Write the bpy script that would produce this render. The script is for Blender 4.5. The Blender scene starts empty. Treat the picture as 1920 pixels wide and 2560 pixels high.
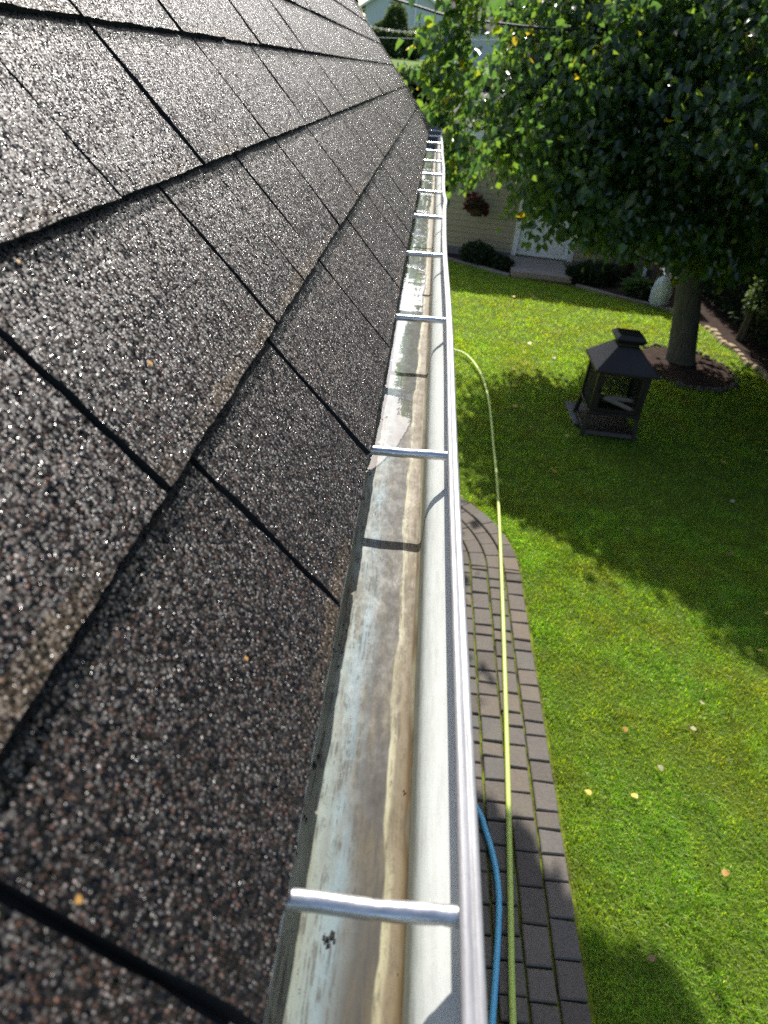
import bpy, math, random
import numpy as np
from mathutils import Vector, Matrix
random.seed(7); rng = np.random.default_rng(7)
scene = bpy.context.scene
R = math.radians
G = 2.70                       # height of the gutter lip above the lawn; lip is x = 0, gutter runs along +y

# ------------------------------------------------------------------ camera
def cam_rows(pitch, yaw, roll):
    cp, sp, cy, sy = math.cos(pitch), math.sin(pitch), math.cos(yaw), math.sin(yaw)
    f = Vector((sy*cp, cy*cp, -sp)); r = Vector((cy, -sy, 0)); d = f.cross(r)
    c, s = math.cos(roll), math.sin(roll)
    return r*c + d*s, r*(-s) + d*c, f
r_, d_, f_ = cam_rows(0.5789, -0.0085, -0.1106)
cd = bpy.data.cameras.new('camera'); cam = bpy.data.objects.new('camera', cd)
scene.collection.objects.link(cam)
M = Matrix((r_, -d_, -f_)).transposed().to_4x4(); M.translation = Vector((-0.0833, 0, G+0.4329))
cam.matrix_world = M
cd.sensor_fit = 'HORIZONTAL'; cd.sensor_width = 36; cd.lens = 1697.9/1920*36
cd.clip_start = 0.02; cd.clip_end = 1000
cd.dof.use_dof = True; cd.dof.focus_distance = 1.0; cd.dof.aperture_fstop = 9.5
scene.camera = cam

# ------------------------------------------------------------------ world, sun, exposure
SX, SY = -0.03, 1.10           # horizontal run of the sunlight per metre of height
sv = Vector((SX, SY, 1)).normalized()
W = bpy.data.worlds.new('World'); scene.world = W; W.use_nodes = True
wn = W.node_tree
sky = wn.nodes.new('ShaderNodeTexSky'); sky.sky_type = 'NISHITA'; sky.sun_disc = False
sky.sun_elevation = math.asin(sv.z); sky.sun_rotation = math.atan2(sv.x, sv.y)
sky.dust_density = 2.2; sky.ozone_density = 1.0
bg = wn.nodes['Background']; bg.inputs['Strength'].default_value = 0.12
wn.links.new(sky.outputs[0], bg.inputs[0])
sl = bpy.data.lights.new('sun', 'SUN'); sl.energy = 4.4; sl.angle = R(0.5); sl.color = (1, .955, .88)
so = bpy.data.objects.new('sun', sl); scene.collection.objects.link(so)
so.rotation_euler = sv.to_track_quat('Z', 'Y').to_euler()
vs = scene.view_settings; vs.view_transform = 'Standard'; vs.look = 'None'; vs.gamma = 1
vs.exposure = 0.85; vs.use_curve_mapping = False
scene.cycles.use_denoising = False
scene.cycles.adaptive_threshold = .006; scene.cycles.sample_clamp_indirect = 4; scene.cycles.max_bounces = 8; scene.cycles.transparent_max_bounces = 16

# ------------------------------------------------------------------ helpers
COL = scene.collection
def tag(o, label=None, cat=None, group=None, kind=None):
    for k, v in (('label', label), ('category', cat), ('group', group), ('kind', kind)):
        if v: o[k] = v
    return o
def link(name, me, mat=None, parent=None, smooth=False):
    o = bpy.data.objects.new(name, me); COL.objects.link(o)
    if mat:
        for m in (mat if isinstance(mat, (list, tuple)) else [mat]): me.materials.append(m)
    if parent: o.parent = parent
    if smooth: me.polygons.foreach_set('use_smooth', [True]*len(me.polygons))
    return o
def thing(name, label, cat, loc=(0,0,0), group=None, rz=0):
    o = bpy.data.objects.new(name, None); COL.objects.link(o); o.location = loc
    o.rotation_euler.z = rz; o.empty_display_size = .1
    return tag(o, label, cat, group)
class MB:
    def __init__(s): s.v = []; s.f = []; s.m = []; s.a = []
    def face(s, pts, mi=0, a=None):
        n = len(s.v); s.v += [tuple(p) for p in pts]; s.f.append(tuple(range(n, n+len(pts)))); s.m.append(mi); s.a.append(a)
    def add(s, vs, fs, mi=0, a=None):
        n = len(s.v); s.v += [tuple(p) for p in vs]
        for f in fs: s.f.append(tuple(i+n for i in f)); s.m.append(mi); s.a.append(a)
    def box(s, lo, hi, mi=0, a=None, T=None):
        x0,y0,z0 = lo; x1,y1,z1 = hi
        v = [(x0,y0,z0),(x1,y0,z0),(x1,y1,z0),(x0,y1,z0),(x0,y0,z1),(x1,y0,z1),(x1,y1,z1),(x0,y1,z1)]
        if T: v = [tuple(T @ Vector(p)) for p in v]
        s.add(v, [(3,2,1,0),(4,5,6,7),(0,1,5,4),(1,2,6,5),(2,3,7,6),(3,0,4,7)], mi, a)
    def tube(s, pts, r, n=10, mi=0, cap=True, a=None):
        pts = [Vector(p) for p in pts]; rs = r if isinstance(r, (list, tuple)) else [r]*len(pts)
        base = len(s.v); up = None
        for i, p in enumerate(pts):
            t = (pts[min(i+1, len(pts)-1)] - pts[max(i-1, 0)]).normalized()
            if up is None: up = t.orthogonal().normalized()
            up = (up - t*up.dot(t)).normalized(); b = t.cross(up)
            for k in range(n):
                q = 2*math.pi*k/n; s.v.append(tuple(p + (up*math.cos(q) + b*math.sin(q))*rs[i]))
        for i in range(len(pts)-1):
            for k in range(n):
                a0 = base+i*n+k; a1 = base+i*n+(k+1) % n
                s.f.append((a0, a1, a1+n, a0+n)); s.m.append(mi); s.a.append(a)
        if cap:
            s.f.append(tuple(base+k for k in range(n))[::-1]); s.m.append(mi); s.a.append(a)
            e = base+(len(pts)-1)*n; s.f.append(tuple(e+k for k in range(n))); s.m.append(mi); s.a.append(a)
    def frustum(s, c, h0, z0, h1, z1, mi=0, bottom=True, top=True):
        (cx, cy) = c
        v = [(cx+sx*h0[0], cy+sy*h0[1], z0) for sx, sy in ((-1,-1),(1,-1),(1,1),(-1,1))] + \
            [(cx+sx*h1[0], cy+sy*h1[1], z1) for sx, sy in ((-1,-1),(1,-1),(1,1),(-1,1))]
        f = [(0,1,5,4),(1,2,6,5),(2,3,7,6),(3,0,4,7)]
        if bottom: f.append((3,2,1,0))
        if top: f.append((4,5,6,7))
        s.add(v, f, mi)
    def build(s, name, mat, parent=None, smooth=False, bevel=0, attr=False):
        me = bpy.data.meshes.new(name); me.from_pydata(s.v, [], s.f)
        if any(s.m): me.polygons.foreach_set('material_index', s.m)
        if attr:
            ca = me.color_attributes.new('tab', 'FLOAT_COLOR', 'CORNER')
            d = []
            for p, a in zip(me.polygons, s.a): d += list(a or (.5,.5,.5,1))*p.loop_total
            ca.data.foreach_set('color', d)
        me.update(); o = link(name, me, mat, parent, smooth)
        if bevel:
            b = o.modifiers.new('bevel', 'BEVEL'); b.width = bevel; b.segments = 2; b.limit_method = 'ANGLE'
        return o

class NT:                       # small node helper
    def __init__(s, name):
        s.m = bpy.data.materials.new(name); s.m.use_nodes = True; s.t = s.m.node_tree
        s.t.nodes.clear(); s.out = s.t.nodes.new('ShaderNodeOutputMaterial')
    def n(s, typ, ins={}, **kw):
        nd = s.t.nodes.new('ShaderNode'+typ)
        for k, v in kw.items(): setattr(nd, k, v)
        for k, v in ins.items():
            sock = nd.inputs[k]
            if isinstance(v, bpy.types.NodeSocket): s.t.links.new(v, sock)
            elif hasattr(v, 'outputs'): s.t.links.new(v.outputs[0], sock)
            else:
                if sock.type == 'RGBA' and len(v) == 3: v = (*v, 1)
                sock.default_value = v
        return nd
    def obj(s): return s.n('TexCoord').outputs['Object']
    def map(s, vec, scale=(1,1,1), loc=(0,0,0)): return s.n('Mapping', {'Vector': vec, 'Scale': scale, 'Location': loc})
    def noise(s, vec, scale, detail=3, rough=.5): return s.n('TexNoise', {'Vector': vec, 'Scale': scale, 'Detail': detail, 'Roughness': rough})
    def ramp(s, fac, stops):
        nd = s.n('ValToRGB', {'Fac': fac}); e = nd.color_ramp.elements
        while len(e) < len(stops): e.new(.5)
        for x, (p, c) in zip(e, stops):
            x.position = p; x.color = (*c, 1) if isinstance(c, tuple) else (c, c, c, 1)
        return nd
    def math(s, op, a, b=0.0, clamp=False):
        return s.n('Math', {0: a, 1: b}, operation=op, use_clamp=clamp)
    def mix(s, f, a, b, mode='MIX'):
        nd = s.n('Mix', {}, data_type='RGBA', blend_type=mode)
        for i, v in ((0, f), (6, a), (7, b)):
            k = nd.inputs[i]
            if isinstance(v, bpy.types.NodeSocket): s.t.links.new(v, k)
            elif hasattr(v, 'outputs'): s.t.links.new(v.outputs[0], k)
            else: k.default_value = (*v, 1) if isinstance(v, tuple) and len(v) == 3 else v
        return nd.outputs[2]
    def bsdf(s, ins): 
        b = s.n('BsdfPrincipled', ins); s.t.links.new(b.outputs[0], s.out.inputs[0]); return b
    def surf(s, sh): s.t.links.new(sh.outputs[0] if hasattr(sh, 'outputs') else sh, s.out.inputs[0])
    def bump(s, h, strength=.3, dist=.01, normal=None):
        i = {'Height': h, 'Strength': strength, 'Distance': dist}
        if normal is not None: i['Normal'] = normal
        return s.n('Bump', i)

def simple(name, col, rough=.6, var=.15, scale=20, bump=.15, metal=0, spec=.5, dist=.004):
    t = NT(name); v = t.obj(); nz = t.noise(v, scale, 5, .6)
    big = t.noise(v, scale*.13, 3)
    k = t.math('MULTIPLY', nz.outputs[0], big.outputs[0])
    c = t.ramp(k, [(.1, tuple(x*(1-var) for x in col)), (.45, tuple(min(1, x*(1+var)) for x in col))])
    t.bsdf({'Base Color': c, 'Roughness': rough, 'Metallic': metal, 'Specular IOR Level': spec,
            'Normal': t.bump(nz.outputs[0], bump, dist)})
    return t.m

# ------------------------------------------------------------------ materials
def mat_shingle():
    t = NT('shingle granules'); v = t.obj()
    at = t.n('VertexColor', layer_name='tab'); ac = t.n('SeparateColor', {'Color': at.outputs[0]})
    uv = t.n('TexCoord').outputs['UV']; su = t.n('SeparateXYZ', {'Vector': uv})
    vor = t.n('TexVoronoi', {'Vector': v, 'Scale': 400.0}, feature='F1')
    vc = t.n('SeparateColor', {'Color': vor.outputs['Color']})
    # granule colours: charcoal, warm brown, a few pale ones
    base = t.ramp(vc.outputs[0], [(0, (.004,.003,.003)), (.38, (.017,.011,.009)), (.62, (.050,.029,.022)), (.80, (.110,.050,.028)), (.92, (.14,.10,.085)), (1, (.38,.33,.31))])
    dark = t.ramp(vc.outputs[0], [(0, (.004,.005,.007)), (.6, (.014,.017,.021)), (1, (.05,.058,.066))])
    # darker granule band at the head of some tabs (a printed pattern of the shingle)
    nz = t.noise(v, 28, 3, .6)
    th = t.math('ADD', t.math('MULTIPLY', nz.outputs[0], .22), t.math('SUBTRACT', .78, 0))
    hd = t.math('GREATER_THAN', su.outputs[1], th)
    side = t.math('GREATER_THAN', t.math('ADD', su.outputs[0], t.math('MULTIPLY', nz.outputs[0], .10)), ac.outputs[0])
    band = t.math('MULTIPLY', hd, side)
    edge = t.math('GREATER_THAN', t.math('ADD', su.outputs[1], t.math('MULTIPLY', nz.outputs[0], .06)), .93)
    band = t.math('MAXIMUM', band, edge)
    col = t.mix(band, base.outputs[0], dark.outputs[0])
    tone = t.math('ADD', .38, t.math('MULTIPLY', ac.outputs[1], .45))
    patch = t.noise(v, 5, 4); clump = t.noise(v, 170, 2, .6)
    tone = t.math('MULTIPLY', tone, t.math('ADD', .6, t.math('MULTIPLY', patch.outputs[0], .8)))
    tone = t.math('MULTIPLY', tone, t.ramp(clump.outputs[0], [(.36, .35), (.5, .9), (.64, 1.9)]))
    tone = t.math('MULTIPLY', tone, t.ramp(vor.outputs['Distance'], [(.28, 1.3), (.58, .12)]))
    col = t.mix(1.0, col, t.n('CombineColor', {0: tone, 1: tone, 2: tone}).outputs[0], 'MULTIPLY')
    stn = t.math('MULTIPLY', t.math('LESS_THAN', t.math('ADD', su.outputs[1], t.math('MULTIPLY', nz.outputs[0], .12)), .14), t.ramp(patch.outputs[0], [(.45, 0.0), (.6, .8)]))
    col = t.mix(stn, col, (.060,.040,.020))
    # every granule is a facet of its own
    geo = t.n('NewGeometry')
    rnd = t.n('VectorMath', {0: vor.outputs['Color'], 1: (.5,.5,.5)}, operation='SUBTRACT')
    rnd = t.n('VectorMath', {0: rnd.outputs[0], 'Scale': 1.7}, operation='SCALE')
    nn = t.n('VectorMath', {0: geo.outputs['Normal'], 1: rnd.outputs[0]}, operation='ADD')
    nn = t.n('VectorMath', {0: nn.outputs[0]}, operation='NORMALIZE')
    bmp = t.bump(t.math('SUBTRACT', 1, vor.outputs['Distance']), 1.0, .0012, nn.outputs[0])
    wet = t.ramp(vc.outputs[1], [(.1, .17), (.35, .36), (.9, .6)])
    t.bsdf({'Base Color': col, 'Roughness': wet, 'Specular IOR Level': t.math('SUBTRACT', .36, t.math('MULTIPLY', band, .24)), 'Normal': bmp})
    return t.m
M_SH = mat_shingle()
M_SHE = simple('shingle cut edge', (.012,.012,.013), .95, .4, 300, .5, dist=.001)

def mat_gutter():
    t = NT('weathered gutter enamel'); v = t.obj(); s = t.n('SeparateXYZ', {'Vector': v})
    X, Z = s.outputs[0], s.outputs[2]
    st = t.noise(t.map(v, (1, .05, 1)), 330, 4, .65)        # fine streaks along the run
    st2 = t.noise(t.map(v, (1, .10, 1)), 90, 5, .65)
    fine = t.noise(v, 900, 3, .7); blot = t.noise(t.map(v, (1, .25, 1)), 22, 5, .6); mid = t.noise(t.map(v, (1,.5,1)), 75, 6, .7)
    uv = t.n('SeparateXYZ', {'Vector': t.n('TexCoord').outputs['UV']})      # u: distance from the wavy floor colour edge
    w1 = t.math('MULTIPLY', t.math('SUBTRACT', blot.outputs[0], .5), .16)
    w2 = t.math('MULTIPLY', t.math('SUBTRACT', mid.outputs[0], .5), .05)
    d0 = t.math('SUBTRACT', uv.outputs[0], .737)
    w1 = t.math('MULTIPLY', w1, t.math('MULTIPLY', t.math('ABSOLUTE', d0), 6.0, True))
    xw = t.math('ADD', t.math('ADD', uv.outputs[0], w1), t.math('MULTIPLY', w2, .35))
    floor = t.ramp(xw, [
        (0, (.24,.25,.19)), (.06, (.17,.18,.13)), (.14, (.20,.235,.21)), (.34, (.150,.205,.225)), (.45, (.10,.115,.115)), (.54, (.052,.053,.050)), (.66, (.042,.040,.036)),
        (.725, (.050,.047,.040)), (.742, (.33,.315,.20)), (.785, (.27,.245,.155)), (.81, (.165,.135,.085)), (.88, (.155,.120,.068)), (.925, (.105,.072,.038)), (.96, (.22,.205,.14))])
    wall = t.ramp(t.n('MapRange', {0: Z, 1: -.1, 2: 0}), [(0, (.22,.20,.12)), (.05, (.25,.26,.20)), (.28, (.34,.36,.31)), (.38, (.52,.55,.51)), (.6, (.62,.64,.62)), (.9, (.60,.62,.62))])
    isw = t.math('GREATER_THAN', X, -.0355)
    col = t.mix(isw, floor.outputs[0], wall.outputs[0])
    col = t.mix(t.math('MULTIPLY', t.math('LESS_THAN', t.math('ADD', X, t.math('MULTIPLY', w2, .03)), -.1262), .8), col, (.56,.60,.54))  # strip along the shingle edge painted lighter to offset the shade there
    pos = t.n('MapRange', {0: X, 1: -.13, 2: 0.0})
    dm = t.math('MULTIPLY', t.ramp(st2.outputs[0], [(.44, 0.0), (.56, .9)]), t.ramp(blot.outputs[0], [(.40, .2), (.54, 1.0)]))
    dm = t.math('MULTIPLY', dm, t.ramp(pos, [(0, .15), (.03, .25), (.06, .9), (.3, .55), (.50, .8), (.70, .6), (.74, .12), (1, .10)]))  # dirt masks weakened at the back edge, keeping the shaded strip light
    col = t.mix(dm, col, (.10,.080,.045))
    d2 = t.math('MULTIPLY', t.ramp(st.outputs[0], [(.47, 0.0), (.56, .9)]), t.ramp(mid.outputs[0], [(.46, 0.0), (.55, 1.0)]))
    d2 = t.math('MULTIPLY', d2, t.ramp(pos, [(0, .25), (.03, .3), (.06, .85), (.55, .7), (.74, .35), (.78, .12), (1, .08)]))
    col = t.mix(d2, col, (.055,.050,.040))
    sp = t.math('MULTIPLY', t.ramp(fine.outputs[0], [(.58, 0.0), (.66, 1.0)]), t.ramp(pos, [(0, .3), (.05, .6), (.7, .5), (.76, .22), (1, .18)]))
    col = t.mix(sp, col, (.05,.045,.035))
    b = t.bump(mid.outputs[0], .25, .0015); b2 = t.bump(st.outputs[0], .2, .0006, b.outputs[0])
    t.bsdf({'Base Color': col, 'Roughness': t.ramp(mid.outputs[0], [(.3, .42), (.7, .65)]), 'Specular IOR Level': .14, 'Normal': b2})
    return t.m
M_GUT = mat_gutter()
def mat_lip():
    t = NT('white gutter lip'); v = t.obj()
    nz = t.noise(t.map(v, (40,4,40)), 6, 5, .7); sp = t.noise(v, 260, 3, .8)
    col = t.ramp(nz.outputs[0], [(.3, (.20,.20,.205)), (.55, (.28,.28,.29)), (.8, (.34,.34,.35))])
    c = t.mix(t.ramp(sp.outputs[0], [(.60, 0.0), (.70, .45)]), col.outputs[0], (.14,.13,.12))
    t.bsdf({'Base Color': c, 'Roughness': .45, 'Metallic': .1, 'Normal': t.bump(nz.outputs[0], .25, .002)})
    return t.m
M_LIP = mat_lip()
def mat_alu():
    t = NT('ferrule aluminium'); v = t.obj()
    nz = t.noise(t.map(v, (8,60,60)), 5, 5, .7); n2 = t.noise(v, 90, 4)
    col = t.ramp(nz.outputs[0], [(.3, (.42,.42,.42)), (.7, (.72,.72,.72))])
    t.bsdf({'Base Color': col, 'Metallic': .85, 'Roughness': t.ramp(n2.outputs[0], [(.3,.24),(.7,.42)]), 'Normal': t.bump(n2.outputs[0], .2, .002)})
    return t.m
M_ALU = mat_alu()
def mat_water():
    t = NT('gutter water'); v = t.obj()
    s = t.n('SeparateXYZ', {'Vector': v})
    w1 = t.noise(t.map(v, (1.5,1,1)), 26, 2, .5)
    w2 = t.n('TexWave', {'Vector': t.map(v, (1,1,1), (.1, -2.55, 0)), 'Scale': 9.0, 'Distortion': 2.5, 'Detail': 2.0, 'Detail Scale': 2.0}, wave_type='RINGS', rings_direction='SPHERICAL')
    near = t.ramp(t.n('MapRange', {0: s.outputs[1], 1: 0.0, 2: 7.0}), [(0, 0.0), (.22, .02), (.29, .6), (.38, .8), (.52, .15), (1, .2)])
    h = t.math('ADD', t.math('MULTIPLY', w2.outputs[1], .55), w1.outputs[0])
    h = t.math('MULTIPLY', h, near)
    b = t.bump(h, .12, .0022)
    geo = t.n('NewGeometry')
    dt = t.n('VectorMath', {0: geo.outputs['Incoming'], 1: b.outputs[0]}, operation='DOT_PRODUCT')
    ca = t.math('SUBTRACT', 1, t.math('ABSOLUTE', dt.outputs['Value']), True)
    fr = t.math('ADD', .035, t.math('MULTIPLY', .965, t.math('POWER', ca, 3.4)))
    gl = t.n('BsdfGlossy', {'Color': (1,1,1), 'Roughness': .02, 'Normal': b})
    tr = t.n('BsdfTransparent', {'Color': (.84,.86,.86)})
    t.surf(t.n('MixShader', {0: t.math('MULTIPLY', fr, 1.0, True), 1: tr.outputs[0], 2: gl.outputs[0]}))
    return t.m
M_WAT = mat_water()

def mat_leafy(name, cols, rough=.42, trans=.45, spec=.5, tint=1.0):
    """foliage: colour varies per leaf (island), light passes through"""
    t = NT(name); geo = t.n('NewGeometry')
    c = t.ramp(geo.outputs['Random Per Island'], cols)
    if name == 'grass blade':
        gp = t.noise(t.obj(), 1.7, 5, .65)
        c = t.mix(t.ramp(gp.outputs[0], [(.42, 0.0), (.66, .8)]), c, (.22,.25,.035))
        c = t.n('HueSaturation', {'Value': t.ramp(t.noise(t.obj(), 6, 4, .6).outputs[0], [(.3, .75), (.7, 1.25)]), 'Color': c}).outputs[0]
    p = t.n('BsdfPrincipled', {'Base Color': c, 'Roughness': rough, 'Specular IOR Level': spec})
    hs = t.n('HueSaturation', {'Hue': .478, 'Saturation': 1.15, 'Value': 2.6*tint, 'Color': c})
    tl = t.n('BsdfTranslucent', {'Color': hs})
    t.surf(t.n('MixShader', {0: trans, 1: p.outputs[0], 2: tl.outputs[0]}))
    return t.m
M_LEAF = mat_leafy('linden leaf', [(0, (.020,.046,.016)), (.55, (.036,.074,.019)), (.93, (.06,.105,.020)), (.985, (.10,.12,.02)), (1, (.20,.17,.03))], .24, .50, .8, 1.6)
M_GRASS = mat_leafy('grass blade', [(0, (.11,.23,.022)), (.5, (.175,.335,.030)), (.85, (.25,.38,.05)), (1, (.42,.42,.15))], .45, .5, .4, 1.0)
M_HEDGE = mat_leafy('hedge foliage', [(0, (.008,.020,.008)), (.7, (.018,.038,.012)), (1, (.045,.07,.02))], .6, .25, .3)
M_SHRUB = mat_leafy('shrub foliage', [(0, (.03,.055,.018)), (.6, (.055,.09,.028)), (1, (.10,.13,.05))], .55, .35, .35)
M_HOSTA = mat_leafy('hosta leaf', [(0, (.03,.07,.02)), (1, (.07,.13,.04))], .4, .3, .5)
M_FIR = mat_leafy('evergreen needles', [(0, (.010,.022,.014)), (1, (.03,.05,.028))], .7, .1, .3)
M_RED = mat_leafy('red flower petals', [(0, (.07,.008,.010)), (1, (.15,.015,.018))], .6, .2, .3, .6)
M_SOIL = simple('lawn soil and thatch', (.045,.058,.018), .95, .4, 60, .6, spec=.1)
M_MULCH = simple('bark mulch', (.055,.036,.028), .95, .5, 70, 1.0, spec=.1, dist=.02)
M_BARK = None
def mat_bark():
    t = NT('grey bark'); v = t.obj(); nz = t.noise(t.map(v, (9,9,1.6)), 3, 6, .65); b = t.noise(v, 1.3, 3)
    c = t.ramp(nz.outputs[0], [(.3, (.045,.040,.030)), (.6, (.115,.105,.080)), (.8, (.17,.16,.13))])
    col = t.mix(t.ramp(b.outputs[0], [(.5, 0.0), (.7, .4)]), c.outputs[0], (.08,.10,.05))
    t.bsdf({'Base Color': col, 'Roughness': .9, 'Normal': t.bump(nz.outputs[0], .8, .02)}); return t.m
M_BARK = mat_bark()
def mat_paver():
    t = NT('concrete paver'); v = t.obj()
    at = t.n('VertexColor', layer_name='tab'); ac = t.n('SeparateColor', {'Color': at.outputs[0]})
    nz = t.noise(v, 55, 6, .75); n2 = t.noise(v, 5, 4); n3 = t.noise(v, 240, 3, .8)
    a = t.ramp(ac.outputs[0], [(0, (.115,.100,.086)), (.4, (.160,.138,.118)), (.7, (.140,.130,.120)), (1, (.195,.155,.120))])
    k = t.math('ADD', .55, t.math('MULTIPLY', nz.outputs[0], .75))
    c = t.mix(1.0, a.outputs[0], t.n('CombineColor', {0: k, 1: k, 2: k}).outputs[0], 'MULTIPLY')
    c = t.mix(t.ramp(n2.outputs[0], [(.5, 0.0), (.75, .35)]), c, (.20,.18,.13))
    c = t.mix(t.ramp(n3.outputs[0], [(.62, 0.0), (.7, .35)]), c, (.30,.28,.24))
    t.bsdf({'Base Color': c, 'Roughness': .9, 'Specular IOR Level': .25, 'Normal': t.bump(nz.outputs[0], .5, .006)}); return t.m
M_PAVE = mat_paver()
def mat_joint():
    t = NT('mossy joint sand'); v = t.obj(); nz = t.noise(v, 8, 4, .7); n2 = t.noise(v, 90, 4)
    c = t.ramp(nz.outputs[0], [(.36, (.040,.034,.022)), (.46, (.09,.11,.015)), (.65, (.17,.21,.02))])
    t.bsdf({'Base Color': c, 'Roughness': .95, 'Specular IOR Level': .1, 'Normal': t.bump(n2.outputs[0], .9, .006)}); return t.m
M_JOINT = mat_joint()
def mat_siding(name, col, pitch=.11, rough=.5):
    t = NT(name); v = t.obj(); s = t.n('SeparateXYZ', {'Vector': v})
    f = t.math('FRACT', t.math('DIVIDE', s.outputs[2], pitch))
    nz = t.noise(v, 3, 4)
    h = t.ramp(f, [(0, 0.0), (.06, 1.0), (1, .0)])
    k = t.ramp(nz.outputs[0], [(.3, tuple(x*.93 for x in col)), (.7, col)])
    t.bsdf({'Base Color': k, 'Roughness': rough, 'Normal': t.bump(h, .8, .014)}); return t.m
M_TAN = mat_siding('tan siding', (.37,.32,.21)); M_BLUE = mat_siding('blue grey siding', (.58,.60,.64), .13)
M_WHITE = simple('white painted trim', (.74,.75,.76), .45, .06, 8, .08)
M_BRICK = simple('pinkish concrete', (.33,.27,.23), .9, .15, 40, .5)
M_STONE = simple('grey stone slab', (.15,.15,.155), .9, .25, 25, .5)
M_CURB = simple('curb stone', (.22,.19,.16), .9, .3, 20, .7)
M_STEEL = simple('blackened brown steel', (.038,.029,.026), .42, .35, 30, .15, metal=.4)
M_BLACK = simple('black cable', (.012,.012,.013), .5, .2, 50, .1)
M_LOG = simple('split firewood', (.27,.22,.17), .8, .3, 30, .4)
M_CHAR = simple('charred firewood', (.05,.042,.038), .9, .3, 30, .4)
M_YH = simple('yellow green hose rubber', (.50,.62,.13), .42, .06, 30, .05)
M_BH = simple('sky blue hose rubber', (.13,.48,.72), .38, .06, 30, .05)
M_BARREL = simple('brown barrel plastic', (.075,.045,.035), .5, .2, 14, .1)
M_BAG = None
def mat_bag():
    t = NT('white plastic sack'); v = t.obj(); nz = t.noise(v, 9, 3)
    b = t.n('BsdfPrincipled', {'Base Color': (.74,.78,.84), 'Roughness': .35, 'Normal': t.bump(nz.outputs[0], .8, .03)})
    tl = t.n('BsdfTranslucent', {'Color': (.7,.75,.8)}); t.surf(t.n('MixShader', {0: .3, 1: b.outputs[0], 2: tl.outputs[0]})); return t.m
M_BAG = mat_bag()
M_RTILE = simple('brown roof shingles', (.17,.13,.11), .9, .25, 25, .5)
M_CRUMB = simple('dark grit and moss', (.018,.016,.013), .95, .4, 200, .5)
M_MESH = simple('steel mesh', (.02,.018,.018), .6, .3, 60, .1)

def leafmat(name, c): return mat_leafy(name, [(0, c), (1, c)], .5, .25, .4, .35)
M_FY = leafmat('yellow fallen leaf', (.62,.50,.10)); M_FO = leafmat('orange fallen leaf', (.55,.30,.08)); M_FP = leafmat('pale fallen leaf', (.46,.43,.24)); M_FB = leafmat('brown fallen leaf', (.30,.17,.10))

# ------------------------------------------------------------------ setting: ground
def sheet(name, pts, z, mat):
    m = MB(); m.face([(x, y, z) for x, y in pts]); o = m.build(name, mat); tag(o, kind='structure'); return o
def in_poly(P, x, y):
    x = np.asarray(x, float); y = np.asarray(y, float); c = np.zeros(x.shape, bool); n = len(P)
    for i in range(n):
        x0, y0 = P[i]; x1, y1 = P[(i+1) % n]
        if y0 == y1: continue
        k = ((y0 > y) != (y1 > y)) & (x < (x1-x0)*(y-y0)/(y1-y0)+x0); c ^= k
    return c
# the lawn: one sheet to the horizon, rising behind the far hedge
gx = np.array([-400,-120,-40,-15,-8,-4,-2,0,1,2,3,4,5,7,10,15,30,60,150,400.]); gy = np.array([-200,-50,-10,-3,0,1,2,3,4,5,6,7,8,9,10,11,12,13,14,15,17,18.2,18.8,19.6,21,23,25.5,30,45,80,200,600.])
def gz(x, y):
    if y < 18.2: return 0.0
    t = min(1, (y-18.2)/1.2); b = 2.95*t*t*(3-2*t)
    return b + .62*min(1, max(0, (y-19.4)/22.0))
m = MB()
for j in range(len(gy)-1):
    for i in range(len(gx)-1):
        m.face([(gx[a], gy[b], gz(gx[a], gy[b])) for a, b in ((i,j),(i+1,j),(i+1,j+1),(i,j+1))])
def mat_lawn():
    t = NT('lawn ground'); v = t.obj(); s = t.n('SeparateXYZ', {'Vector': v})
    nz = t.noise(v, 60, 5, .7); n2 = t.noise(v, 1.1, 4)
    a = t.ramp(nz.outputs[0], [(.3, (.05,.09,.012)), (.7, (.12,.17,.025))])
    b = t.ramp(n2.outputs[0], [(.3, (.085,.16,.025)), (.7, (.13,.20,.035))])
    c = t.mix(t.math('GREATER_THAN', s.outputs[1], 19.0), a.outputs[0], b.outputs[0])
    t.bsdf({'Base Color': c, 'Roughness': .95, 'Specular IOR Level': .1, 'Normal': t.bump(nz.outputs[0], .8, .02)}); return t.m
tag(m.build('lawn', mat_lawn()), kind='structure')

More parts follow.
